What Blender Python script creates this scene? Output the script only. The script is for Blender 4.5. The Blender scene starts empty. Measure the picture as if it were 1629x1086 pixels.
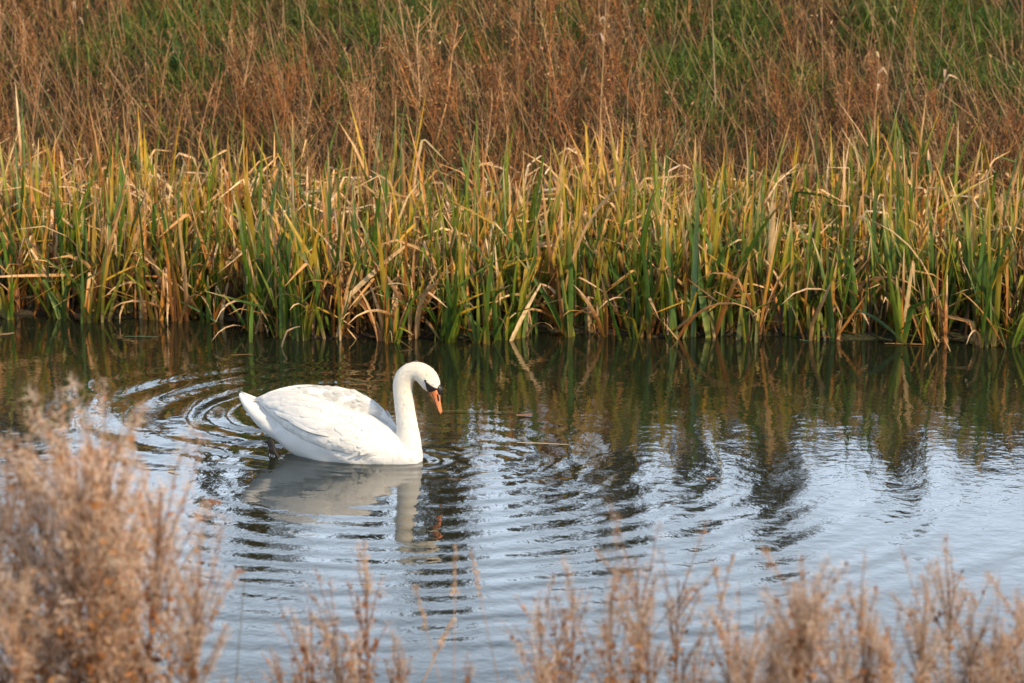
import bpy, bmesh, math, random
import numpy as np
from mathutils import Vector, Matrix
from mathutils.bvhtree import BVHTree

S = bpy.context.scene
C = S.collection
R = math.radians

# ------------------------------------------------------------------ camera
CAM_Y, CAM_Z, PITCH, FPX = -15.6, 3.6, R(10.7), 4828.0
cam = bpy.data.cameras.new('camera')
camo = bpy.data.objects.new('camera', cam); C.objects.link(camo)
camo.location = (0, CAM_Y, CAM_Z)
camo.rotation_euler = (R(90) - PITCH, 0, 0)
cam.sensor_width = 36.0
cam.lens = FPX / 1629 * 36
cam.clip_start = 0.1
cam.clip_end = 2000
cam.dof.use_dof = True
cam.dof.focus_distance = 16.1
cam.dof.aperture_fstop = 4.0
S.camera = camo

# ------------------------------------------------------------------ light
SUN_EL, SUN_AZ = R(40), R(138)          # azimuth clockwise from +Y (away from the camera)
w = bpy.data.worlds.new('World'); S.world = w; w.use_nodes = True
nt = w.node_tree; nt.nodes.clear()
N = nt.nodes.new; Lk = nt.links.new
sky = N('ShaderNodeTexSky'); sky.sky_type = 'NISHITA'; sky.sun_disc = False
sky.sun_elevation = SUN_EL; sky.sun_rotation = SUN_AZ
sky.air_density = 1.2; sky.dust_density = 1.5; sky.ozone_density = 1.5
tc = N('ShaderNodeTexCoord')
mp = N('ShaderNodeMapping'); mp.inputs['Scale'].default_value = (1.0, 1.0, 3.2)
nz = N('ShaderNodeTexNoise'); nz.inputs['Scale'].default_value = 2.6
nz.inputs['Detail'].default_value = 6; nz.inputs['Roughness'].default_value = 0.55
cr = N('ShaderNodeValToRGB')
cr.color_ramp.elements[0].position = 0.36; cr.color_ramp.elements[0].color = (0.01,)*3 + (1,)
cr.color_ramp.elements[1].position = 0.66; cr.color_ramp.elements[1].color = (0.11,)*3 + (1,)
# cloud veil thickens towards the horizon all round, as the air path gets longer
sx = N('ShaderNodeSeparateXYZ'); hz = N('ShaderNodeMapRange'); hz.interpolation_type = 'SMOOTHSTEP'
hz.inputs['From Min'].default_value = 0.42; hz.inputs['From Max'].default_value = 0.19
hz.inputs['To Min'].default_value = 0.0; hz.inputs['To Max'].default_value = 0.85
ad = N('ShaderNodeMath'); ad.operation = 'ADD'; ad.use_clamp = True
Lk(tc.outputs['Generated'], sx.inputs[0]); Lk(sx.outputs['Z'], hz.inputs[0]); Lk(hz.outputs[0], ad.inputs[1])
mx = N('ShaderNodeMix'); mx.data_type = 'RGBA'
mx.inputs['B'].default_value = (43.0, 51.0, 61.0, 1)
bg = N('ShaderNodeBackground'); bg.inputs['Strength'].default_value = 0.055
wo = N('ShaderNodeOutputWorld')
Lk(tc.outputs['Generated'], mp.inputs['Vector']); Lk(mp.outputs[0], nz.inputs['Vector'])
Lk(nz.outputs['Fac'], cr.inputs['Fac']); Lk(cr.outputs['Color'], ad.inputs[0]); Lk(ad.outputs[0], mx.inputs['Factor'])
Lk(sky.outputs[0], mx.inputs['A']); Lk(mx.outputs['Result'], bg.inputs['Color'])
Lk(bg.outputs[0], wo.inputs['Surface'])

sun = bpy.data.lights.new('sun', 'SUN'); sun.energy = 5.0; sun.angle = R(3)
sun.color = (1.0, 0.77, 0.50)
suno = bpy.data.objects.new('sun', sun); C.objects.link(suno)
sdir = Vector((math.sin(SUN_AZ)*math.cos(SUN_EL), math.cos(SUN_AZ)*math.cos(SUN_EL), math.sin(SUN_EL)))
suno.rotation_euler = sdir.to_track_quat('Z', 'Y').to_euler()

S.view_settings.view_transform = 'Standard'
S.view_settings.look = 'None'
S.view_settings.exposure = -0.02
S.view_settings.gamma = 1.0
S.render.engine = 'CYCLES'

# ------------------------------------------------------------------ helpers
def tag(o, label=None, cat=None, group=None, kind=None):
    if label: o['label'] = label
    if cat: o['category'] = cat
    if group: o['group'] = group
    if kind: o['kind'] = kind
    return o

def link(name, mesh, parent=None, loc=None, rot=None, scale=None):
    o = bpy.data.objects.new(name, mesh); C.objects.link(o)
    if parent: o.parent = parent
    if loc is not None: o.location = loc
    if rot is not None: o.rotation_euler = rot
    if scale is not None: o.scale = scale if hasattr(scale, '__len__') else (scale,)*3
    return o

def empty(name, loc, rz=0, scale=1):
    o = bpy.data.objects.new(name, None); C.objects.link(o)
    o.location = loc; o.rotation_euler = (0, 0, rz); o.scale = (scale,)*3
    o.empty_display_size = 0.05
    return o

class MB:
    """collects vertices, faces and one colour per vertex"""
    def __init__(s): s.v = []; s.f = []; s.c = []; s.n = 0
    def add(s, v, f, c):
        v = np.asarray(v, float).reshape(-1, 3)
        k = len(v)
        c = np.asarray(c, float)
        if c.ndim == 1: c = np.tile(c, (k, 1))
        s.v.append(v); s.c.append(c)
        o = s.n
        s.f.extend([tuple(i + o for i in q) for q in f])
        s.n += k
    def mesh(s, name, mat, smooth=True):
        me = bpy.data.meshes.new(name)
        v = np.concatenate(s.v) if s.v else np.zeros((0, 3))
        me.from_pydata(v.tolist(), [], s.f)
        ca = me.color_attributes.new('Col', 'FLOAT_COLOR', 'POINT')
        c = np.concatenate(s.c)
        ca.data.foreach_set('color', np.concatenate([c, np.ones((len(c), 1))], 1).astype(np.float32).ravel())
        if smooth: me.polygons.foreach_set('use_smooth', [True]*len(me.polygons))
        me.materials.append(mat)
        me.update()
        return me

def lerp(a, b, t): return a + (b - a)*t

# image pixel (of the 1629 x 1086 photograph) -> ray; used only to find where things stand on the ground
def ray(px, py):
    x = (px - 814.5)/FPX; y = -(py - 543)/FPX
    return np.array([x, math.cos(PITCH) + y*math.sin(PITCH), -math.sin(PITCH) + y*math.cos(PITCH)])
def on_water(px, py, z=0.0):
    d = ray(px, py); t = (z - CAM_Z)/d[2]
    return np.array([0, CAM_Y, CAM_Z]) + d*t

# ------------------------------------------------------------------ terrain shape
SHX = np.array([-60, -6, -3.4, -2.3, -1.85, -1.55, -1.2, -0.5, 0.3, 1.2, 2.0, 3.0, 6, 60])
SHY = np.array([4.6, 4.5, 4.40, 4.30, 4.20, 3.78, 3.52, 3.58, 3.74, 3.66, 3.58, 3.42, 3.3, 3.0])
def shore(x): return np.interp(x, SHX, SHY) + 0.05*np.sin(np.asarray(x)*5.1) + 0.03*np.sin(np.asarray(x)*11.7)
NEAR = -5.4
_rs = np.random.RandomState(3)
_W = [(_rs.uniform(.6, 4.0), _rs.uniform(0, 6.28), _rs.uniform(0, 6.28)) for _ in range(14)]
def bumps(x, y):
    h = 0
    for k, a, p in _W: h = h + np.sin(k*(x*math.cos(a) + y*math.sin(a)) + p)/(k + .8)
    return h*0.045
def ground(x, y):
    x = np.asarray(x, float); y = np.asarray(y, float)
    d = y - shore(x)
    far = np.where(d < 2.2, 0.02 + d*0.06, 0.152 + (d - 2.2)*0.268)
    far = np.minimum(far, 2.0 + 0.01*np.maximum(d - 9, 0))
    far = far + bumps(x, y)*np.clip((d - 0.5)/2.0, 0, 1)
    far = np.where(d < 0, np.maximum(d*0.9 - 0.0, -0.8) + 0.02, far)
    e = NEAR - y
    near = np.where(e > 0, np.minimum(e*0.196, 2.0) + bumps(x, y)*np.clip(e/1.5, 0, 1)*.7, np.maximum(e*0.6, -0.8))
    return np.where(y > 0, far, near)
_tx = np.arange(-7, 7.01, .05); _ty = np.arange(-16, 18.01, .05)
_T = ground(*np.meshgrid(_tx, _ty)).tolist()
def gz(x, y):
    """ground height at one point, read from a table"""
    a = min(max((float(x) + 7)/.05, 0), len(_tx) - 1.001); b = min(max((float(y) + 16)/.05, 0), len(_ty) - 1.001)
    i = int(a); j = int(b); u = a - i; v = b - j
    r0, r1 = _T[j], _T[j + 1]
    return (r0[i]*(1 - u) + r0[i + 1]*u)*(1 - v) + (r1[i]*(1 - u) + r1[i + 1]*u)*v
_sx = np.arange(-7, 7.01, .01); _st = shore(_sx).tolist()
def sh(x): return _st[min(max(int((float(x) + 7)/.01), 0), len(_st) - 1)]
def cross(a, b): return np.array((a[1]*b[2] - a[2]*b[1], a[2]*b[0] - a[0]*b[2], a[0]*b[1] - a[1]*b[0]))
def unit(a): return a/math.sqrt(a[0]*a[0] + a[1]*a[1] + a[2]*a[2] + 1e-18)
def on_ground(px, py):
    d = ray(px, py); o = np.array([0, CAM_Y, CAM_Z])
    ts = np.linspace(15, 34, 900)
    P = o + d*ts[:, None]
    g = ground(P[:, 0], P[:, 1])
    k = np.argmax(P[:, 2] < np.maximum(g, 0))
    return P[k]

# ------------------------------------------------------------------ materials
def new_mat(name):
    m = bpy.data.materials.new(name); m.use_nodes = True
    m.node_tree.nodes.clear()
    return m, m.node_tree.nodes.new, m.node_tree.links.new

def plant_mat(name, rough=0.6, trans=0.3, streak=60, spec=0.3, lo=0.7, hi=1.25):
    m, N, L = new_mat(name)
    at = N('ShaderNodeAttribute'); at.attribute_name = 'Col'
    tcn = N('ShaderNodeTexCoord')
    mpn = N('ShaderNodeMapping'); mpn.inputs['Scale'].default_value = (1, 1, 0.12)
    nzn = N('ShaderNodeTexNoise'); nzn.inputs['Scale'].default_value = streak; nzn.inputs['Detail'].default_value = 3
    mr = N('ShaderNodeMapRange'); mr.inputs['From Min'].default_value = 0.3; mr.inputs['From Max'].default_value = 0.7
    mr.inputs['To Min'].default_value = lo; mr.inputs['To Max'].default_value = hi
    oi = N('ShaderNodeObjectInfo')
    mr2 = N('ShaderNodeMapRange'); mr2.inputs['To Min'].default_value = 0.82; mr2.inputs['To Max'].default_value = 1.18
    mul = N('ShaderNodeMath'); mul.operation = 'MULTIPLY'
    vm = N('ShaderNodeVectorMath'); vm.operation = 'SCALE'
    bs = N('ShaderNodeBsdfPrincipled'); bs.inputs['Roughness'].default_value = rough
    bs.inputs['Specular IOR Level'].default_value = spec
    tr = N('ShaderNodeBsdfTranslucent'); ms = N('ShaderNodeMixShader'); ms.inputs[0].default_value = trans
    out = N('ShaderNodeOutputMaterial')
    L(tcn.outputs['Object'], mpn.inputs[0]); L(mpn.outputs[0], nzn.inputs['Vector'])
    L(nzn.outputs['Fac'], mr.inputs[0]); L(oi.outputs['Random'], mr2.inputs[0])
    L(mr.outputs[0], mul.inputs[0]); L(mr2.outputs[0], mul.inputs[1])
    L(at.outputs['Color'], vm.inputs[0]); L(mul.outputs[0], vm.inputs['Scale'])
    L(vm.outputs[0], bs.inputs['Base Color']); L(vm.outputs[0], tr.inputs['Color'])
    L(bs.outputs[0], ms.inputs[1]); L(tr.outputs[0], ms.inputs[2]); L(ms.outputs[0], out.inputs[0])
    return m

def simple_mat(name, col, rough=0.5, spec=0.5, noise=None, bump=None):
    m, N, L = new_mat(name)
    bs = N('ShaderNodeBsdfPrincipled'); bs.inputs['Roughness'].default_value = rough
    bs.inputs['Specular IOR Level'].default_value = spec
    bs.inputs['Base Color'].default_value = (*col, 1)
    out = N('ShaderNodeOutputMaterial'); L(bs.outputs[0], out.inputs[0])
    tcn = N('ShaderNodeTexCoord')
    if noise:
        sc, col2 = noise
        nzn = N('ShaderNodeTexNoise'); nzn.inputs['Scale'].default_value = sc; nzn.inputs['Detail'].default_value = 4
        rp = N('ShaderNodeMix'); rp.data_type = 'RGBA'
        rp.inputs['A'].default_value = (*col, 1); rp.inputs['B'].default_value = (*col2, 1)
        mr = N('ShaderNodeMapRange'); mr.inputs['From Min'].default_value = .35; mr.inputs['From Max'].default_value = .65
        L(tcn.outputs['Object'], nzn.inputs['Vector']); L(nzn.outputs['Fac'], mr.inputs[0])
        L(mr.outputs[0], rp.inputs['Factor']); L(rp.outputs['Result'], bs.inputs['Base Color'])
    if bump:
        sc, st, dist, stretch = bump
        mpn = N('ShaderNodeMapping'); mpn.inputs['Scale'].default_value = stretch
        n2 = N('ShaderNodeTexNoise'); n2.inputs['Scale'].default_value = sc; n2.inputs['Detail'].default_value = 3
        bp = N('ShaderNodeBump'); bp.inputs['Strength'].default_value = st; bp.inputs['Distance'].default_value = dist
        L(tcn.outputs['Object'], mpn.inputs[0]); L(mpn.outputs[0], n2.inputs['Vector'])
        L(n2.outputs['Fac'], bp.inputs['Height']); L(bp.outputs[0], bs.inputs['Normal'])
    return m

M_REED = plant_mat('reed_leaf', 0.5, 0.2, 55, 0.35)
M_DRY = plant_mat('dry_stalk', 0.75, 0.25, 90, 0.2)
M_GRASS = plant_mat('grass', 0.55, 0.3, 20, 0.3)
M_FLUFF = plant_mat('seed_fluff', 0.8, 0.45, 60, 0.1, 0.85, 1.15)
M_BARK = plant_mat('bark', 0.85, 0.0, 40, 0.2)

# ground material: damp earth, leaf litter and moss
def ground_mat():
    m, N, L = new_mat('bank_earth')
    tcn = N('ShaderNodeTexCoord')
    a = N('ShaderNodeTexNoise'); a.inputs['Scale'].default_value = 1.3; a.inputs['Detail'].default_value = 6
    b = N('ShaderNodeTexNoise'); b.inputs['Scale'].default_value = 22; b.inputs['Detail'].default_value = 5
    r1 = N('ShaderNodeValToRGB'); e = r1.color_ramp.elements
    e[0].position = .38; e[0].color = (0.035, 0.021, 0.012, 1); e[1].position = .6; e[1].color = (0.035, 0.045, 0.014, 1)
    r2 = N('ShaderNodeValToRGB'); e = r2.color_ramp.elements
    e[0].position = .3; e[0].color = (.45, .4, .35, 1); e[1].position = .7; e[1].color = (1.5, 1.3, 1.1, 1)
    mm = N('ShaderNodeMix'); mm.data_type = 'RGBA'; mm.blend_type = 'MULTIPLY'; mm.inputs['Factor'].default_value = 1
    bs = N('ShaderNodeBsdfPrincipled'); bs.inputs['Roughness'].default_value = .9
    bp = N('ShaderNodeBump'); bp.inputs['Distance'].default_value = .05
    out = N('ShaderNodeOutputMaterial')
    for n in (a, b): L(tcn.outputs['Object'], n.inputs['Vector'])
    L(a.outputs['Fac'], r1.inputs[0]); L(b.outputs['Fac'], r2.inputs[0])
    L(r1.outputs[0], mm.inputs['A']); L(r2.outputs[0], mm.inputs['B'])
    L(mm.outputs['Result'], bs.inputs['Base Color']); L(b.outputs['Fac'], bp.inputs['Height'])
    L(bp.outputs[0], bs.inputs['Normal']); L(bs.outputs[0], out.inputs[0])
    return m

def water_mat():
    m, N, L = new_mat('pond_water')
    g = N('ShaderNodeNewGeometry')
    mp1 = N('ShaderNodeMapping'); mp1.inputs['Scale'].default_value = (1, .8, 1)
    n1 = N('ShaderNodeTexNoise'); n1.inputs['Scale'].default_value = 16; n1.inputs['Detail'].default_value = 3
    n1.inputs['Roughness'].default_value = .5
    bp = N('ShaderNodeBump'); bp.inputs['Strength'].default_value = 1; bp.inputs['Distance'].default_value = 0.0011
    bs = N('ShaderNodeBsdfPrincipled')
    bs.inputs['Base Color'].default_value = (0.012, 0.016, 0.009, 1)
    bs.inputs['Roughness'].default_value = 0.0; bs.inputs['IOR'].default_value = 1.48
    out = N('ShaderNodeOutputMaterial')
    L(g.outputs['Position'], mp1.inputs[0]); L(mp1.outputs[0], n1.inputs['Vector'])
    L(n1.outputs['Fac'], bp.inputs['Height']); L(bp.outputs[0], bs.inputs['Normal']); L(bs.outputs[0], out.inputs[0])
    return m

def grid_mesh(name, xs, ys, z, mat):
    nx, ny = len(xs), len(ys)
    X, Y = np.meshgrid(xs, ys)
    v = np.stack([X, Y, z(X, Y)], -1).reshape(-1, 3)
    i = np.arange(nx*ny).reshape(ny, nx)
    f = np.stack([i[:-1, :-1], i[:-1, 1:], i[1:, 1:], i[1:, :-1]], -1).reshape(-1, 4)
    me = bpy.data.meshes.new(name)
    me.vertices.add(len(v)); me.vertices.foreach_set('co', v.ravel())
    me.loops.add(f.size); me.loops.foreach_set('vertex_index', f.ravel())
    me.polygons.add(len(f)); me.polygons.foreach_set('loop_start', np.arange(len(f))*4)
    me.polygons.foreach_set('use_smooth', np.ones(len(f), bool))
    me.update(calc_edges=True); me.validate()
    me.materials.append(mat)
    return me

def spaced(a, b, step, outs):
    core = np.arange(a, b + 1e-6, step)
    lo = [a - o for o in outs][::-1]; hi = [core[-1] + o for o in outs]
    return np.array(lo + list(core) + hi)

# ------------------------------------------------------------------ the setting: ground and water
gx = spaced(-8, 8, .12, [.5, 1, 2, 4, 7, 12, 20, 35, 60, 100, 180, 300, 500])
gy = np.concatenate([[-500, -300, -150, -80, -45, -30, -24, -20], np.arange(-18, 16, .12), [17, 19, 22, 27, 35, 50, 80, 140, 250, 500]])
terrain = link('ground', grid_mesh('ground', gx, gy, lambda x, y: ground(x, y), ground_mat()))
tag(terrain, 'damp brown earth of the two grassy pond banks', 'ground', kind='structure')

# the swan's place, needed for its waves
SW = on_water(650, 733); SW_YAW = R(-20)
def hull_xy(lx, ly=0):
    return (SW[0] + lx*math.cos(SW_YAW) - ly*math.sin(SW_YAW), SW[1] + lx*math.sin(SW_YAW) + ly*math.cos(SW_YAW))
rw = np.random.RandomState(11)
WAVES = []
for i in range(46):
    lam = 0.07*(6.0**rw.rand()); a = rw.uniform(0, 6.283)
    WAVES.append((2*math.pi/lam, a, rw.uniform(0, 6.283), 0.0015*rw.uniform(.5, 1.3)))
def water_z(x, y):
    h = np.zeros_like(x)
    fine = (np.abs(x) < 4.2) & (y > -5.0) & (y < 4.6)
    X = x[fine]; Y = y[fine]; H = np.zeros_like(X)
    # wake rings left behind where the swan turned
    wob = .05*np.sin(3.1*X + 1.2) + .04*np.sin(4.7*Y + .4) + .02*np.sin(9*X - 5*Y)
    def rings(cx, cy, lam, slope, r0, r1, soft, ang=None, spread=None, ph=0.0, chirp=0.0):
        dx, dy = X - cx, Y - cy
        r = np.hypot(dx, dy) + wob*.45
        k = 2*math.pi/lam
        e = 1/(1 + np.exp(-(r - r0)/soft))/(1 + np.exp((r - r1)/soft))
        if ang is not None:
            d = np.angle(np.exp(1j*(np.arctan2(dy, dx) - ang)))
            e = e/(1 + np.exp((np.abs(d) - spread)/.16))
        return slope/k*np.sin(k*r*(1 + chirp*r) + ph)*e
    H += rings(-1.02, 1.32, .27, .062, .3, 1.6, .09, R(172), R(88), .6, -.03)*(1 + .35*np.sin(5*X + 3*Y))
    H += rings(-.94, 1.22, .115, .014, .2, 1.6, .12, R(180), R(100), 1.9)*(1 + .6*np.sin(4*X - 6*Y + 1))
    # bow waves spreading from the breast, and the small swirl where the bill reached
    bx, by = hull_xy(.0)
    H += rings(bx, by, .235, .0200, .68, 3.6, .16, R(-78), R(74), .3, .012)*np.exp(-np.hypot(X - bx, Y - by)/4.5)*1.25
    H += rings(bx + .1, by - .1, .41, .007, .6, 4.2, .3, R(-40), R(85), 2.0)
    kx, ky = hull_xy(.32, .12)
    H += rings(kx, ky, .15, .022, .05, .55, .06, None, None, 1.1)
    H += rings(kx - .1, ky + .25, .21, .018, .1, .9, .1, R(20), R(80), .4)
    # small wind ripples, calm close to the reeds
    nzs = np.zeros_like(X)
    for k, a, p, s in WAVES: nzs += s/k*np.sin(k*(X*math.cos(a) + Y*math.sin(a)) + p)
    # ruffled water pushed up round the hull
    hx, hy = hull_xy(-.35); lx = (X - hx)*math.cos(SW_YAW) + (Y - hy)*math.sin(SW_YAW); ly = -(X - hx)*math.sin(SW_YAW) + (Y - hy)*math.cos(SW_YAW)
    hr = np.hypot(lx/.48, ly/.24) - 1
    H += .0028*np.sin(hr*16)*np.exp(-np.abs(hr)*2.2)*(.6 + .4*np.sin(lx*17)) + .9*nzs*np.exp(-np.maximum(hr - .6, 0)**2/1.5)*(hr > .2)
    calm = np.clip((3.6 - Y)/2.4, 0.16, 1.0)
    patch = (.75 + .45*np.sin(1.7*X + .9*Y + 1) * np.sin(.8*X - 1.3*Y))*(1 - .6/(1 + np.exp((X + .75)/.2))/(1 + np.exp((Y + .1)/.2)))
    H += nzs*calm*patch
    h[fine] = H
    return h
wx = spaced(-3.6, 3.6, .016, [.1, .3, .6, 1.2, 2.5, 5, 10, 20, 40, 70])
wy = np.concatenate([[-5.9, -5.5, -5.2, -5.0], np.arange(-4.8, 4.1, .016), [4.2, 4.4, 4.8, 5.3]])
water = link('pond_water', grid_mesh('pond_water', wx, wy, water_z, water_mat()))
tag(water, 'dark still pond water with swan ripples reflecting reeds and sky', 'water', kind='structure')

# ------------------------------------------------------------------ swan
def loft(rings, name, mat, seg=24, caps=True, smooth=True):
    """rings: list of (centre, axis_a, axis_b) ; each a closed ellipse"""
    v = []; f = []
    for c, a, b in rings:
        for k in range(seg):
            t = 2*math.pi*k/seg
            v.append(tuple(np.asarray(c) + np.asarray(a)*math.cos(t) + np.asarray(b)*math.sin(t)))
    n = len(rings)
    for i in range(n - 1):
        for k in range(seg):
            k2 = (k + 1) % seg
            f.append((i*seg + k, i*seg + k2, (i + 1)*seg + k2, (i + 1)*seg + k))
    if caps:
        f.append(tuple(range(seg))[::-1]); f.append(tuple((n - 1)*seg + k for k in range(seg)))
    me = bpy.data.meshes.new(name); me.from_pydata(v, [], f)
    bm = bmesh.new(); bm.from_mesh(me); bmesh.ops.recalc_face_normals(bm, faces=bm.faces); bm.to_mesh(me); bm.free()
    me.polygons.foreach_set('use_smooth', [smooth]*len(me.polygons))
    if mat: me.materials.append(mat)
    return me

def resample(pts, n):
    """smooth (Catmull-Rom) resampling of rows of numbers"""
    P = np.asarray(pts, float); m = len(P)
    out = []
    for t in np.linspace(0, m - 1 - 1e-9, n):
        i = int(t); u = t - i
        p0, p1, p2, p3 = P[max(i - 1, 0)], P[i], P[min(i + 1, m - 1)], P[min(i + 2, m - 1)]
        out.append(.5*((2*p1) + (-p0 + p2)*u + (2*p0 - 5*p1 + 4*p2 - p3)*u*u + (-p0 + 3*p1 - 3*p2 + p3)*u**3))
    return np.array(out)

def feather_mat(name, tint, tint2):
    m = simple_mat(name, tint, .75, .2, noise=(7, tint2), bump=(55, .3, .004, (.35, 1, 1)))
    nt = m.node_tree; bp = next(n for n in nt.nodes if n.type == 'BUMP'); tcn = next(n for n in nt.nodes if n.type == 'TEX_COORD')
    bs = next(n for n in nt.nodes if n.type == 'BSDF_PRINCIPLED')
    mpn = nt.nodes.new('ShaderNodeMapping'); mpn.inputs['Scale'].default_value = (.42, 1, 1); mpn.inputs['Rotation'].default_value = (0, R(-14), 0)
    vo = nt.nodes.new('ShaderNodeTexVoronoi'); vo.feature = 'SMOOTH_F1'; vo.inputs['Scale'].default_value = 24; vo.inputs['Smoothness'].default_value = .35
    b2 = nt.nodes.new('ShaderNodeBump'); b2.inputs['Strength'].default_value = .45; b2.inputs['Distance'].default_value = .012; b2.invert = True
    nt.links.new(tcn.outputs['Object'], mpn.inputs[0]); nt.links.new(mpn.outputs[0], vo.inputs['Vector'])
    nt.links.new(vo.outputs['Distance'], b2.inputs['Height']); nt.links.new(bp.outputs[0], b2.inputs['Normal']); nt.links.new(b2.outputs[0], bs.inputs['Normal'])
    return m
M_WHITE = feather_mat('white_feather', (.82, .82, .805), (.78, .78, .765))
M_BODY = None
def body_mat():
    """white plumage, stained warm cream on the neck and head"""
    m, N, L = new_mat('swan_plumage')
    at = N('ShaderNodeAttribute'); at.attribute_name = 'Col'
    tcn = N('ShaderNodeTexCoord')
    n2 = N('ShaderNodeTexNoise'); n2.inputs['Scale'].default_value = 70; n2.inputs['Detail'].default_value = 4
    n3 = N('ShaderNodeTexNoise'); n3.inputs['Scale'].default_value = 30; n3.inputs['Detail'].default_value = 4
    mr = N('ShaderNodeMapRange'); mr.inputs['To Min'].default_value = .93; mr.inputs['To Max'].default_value = 1.05
    vm = N('ShaderNodeVectorMath'); vm.operation = 'SCALE'
    bp = N('ShaderNodeBump'); bp.inputs['Strength'].default_value = .4; bp.inputs['Distance'].default_value = .004
    bs = N('ShaderNodeBsdfPrincipled'); bs.inputs['Roughness'].default_value = .8; bs.inputs['Specular IOR Level'].default_value = .15
    out = N('ShaderNodeOutputMaterial')
    L(tcn.outputs['Object'], n2.inputs['Vector']); L(tcn.outputs['Object'], n3.inputs['Vector'])
    L(n3.outputs['Fac'], mr.inputs[0]); L(at.outputs['Color'], vm.inputs[0]); L(mr.outputs[0], vm.inputs['Scale'])
    L(vm.outputs[0], bs.inputs['Base Color']); L(n2.outputs['Fac'], bp.inputs['Height']); L(bp.outputs[0], bs.inputs['Normal'])
    L(bs.outputs[0], out.inputs[0])
    return m

def plumage(src, parent, name, n, seed, ln, wd, lift, flow, keep):
    """small overlapping feathers laid over a surface, too small to pick apart: one mesh"""
    rs = np.random.RandomState(seed + 50)
    src.update()
    nf = len(src.polygons)
    ar = np.zeros(nf); src.polygons.foreach_get('area', ar)
    ce = np.zeros(nf*3); src.polygons.foreach_get('center', ce); ce = ce.reshape(-1, 3)
    no = np.zeros(nf*3); src.polygons.foreach_get('normal', no); no = no.reshape(-1, 3)
    ids = rs.choice(nf, n, p=ar/ar.sum())
    mb = MB()
    for i in ids:
        p = ce[i] + rs.normal(0, .003, 3); m = no[i]
        if not keep(p): continue
        f = np.array(flow(p), float) + rs.normal(0, .10, 3); f = f - m*f.dot(m); f = unit(f)
        sd = cross(m, f)
        L = rs.uniform(*ln); w_ = rs.uniform(*wd)
        q = p - m*.0012
        V = [q - sd*w_*.6, q + sd*w_*.6, q + f*L*.55 + m*L*lift*.45 - sd*w_, q + f*L*.55 + m*L*lift*.45 + sd*w_,
             q + f*L*.88 + m*L*lift*.55 - sd*w_*.62, q + f*L*.88 + m*L*lift*.55 + sd*w_*.62, q + f*L + m*L*lift*.5]
        c = np.array([.82, .82, .805])
        if name == 'down':
            t = min(1, max(0, (p[2] - .05)/.35))*min(1, max(0, (p[0] + .10)/.05))
            c = c + (np.array([.80, .752, .65]) - c)*t
        mb.add(V, [(0, 1, 3, 2), (2, 3, 5, 4), (4, 5, 6)], c*rs.uniform(.95, 1.03))
    o = link(name, mb.mesh(name, M_DOWN), parent); o['kind'] = 'stuff'
    return o

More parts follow.
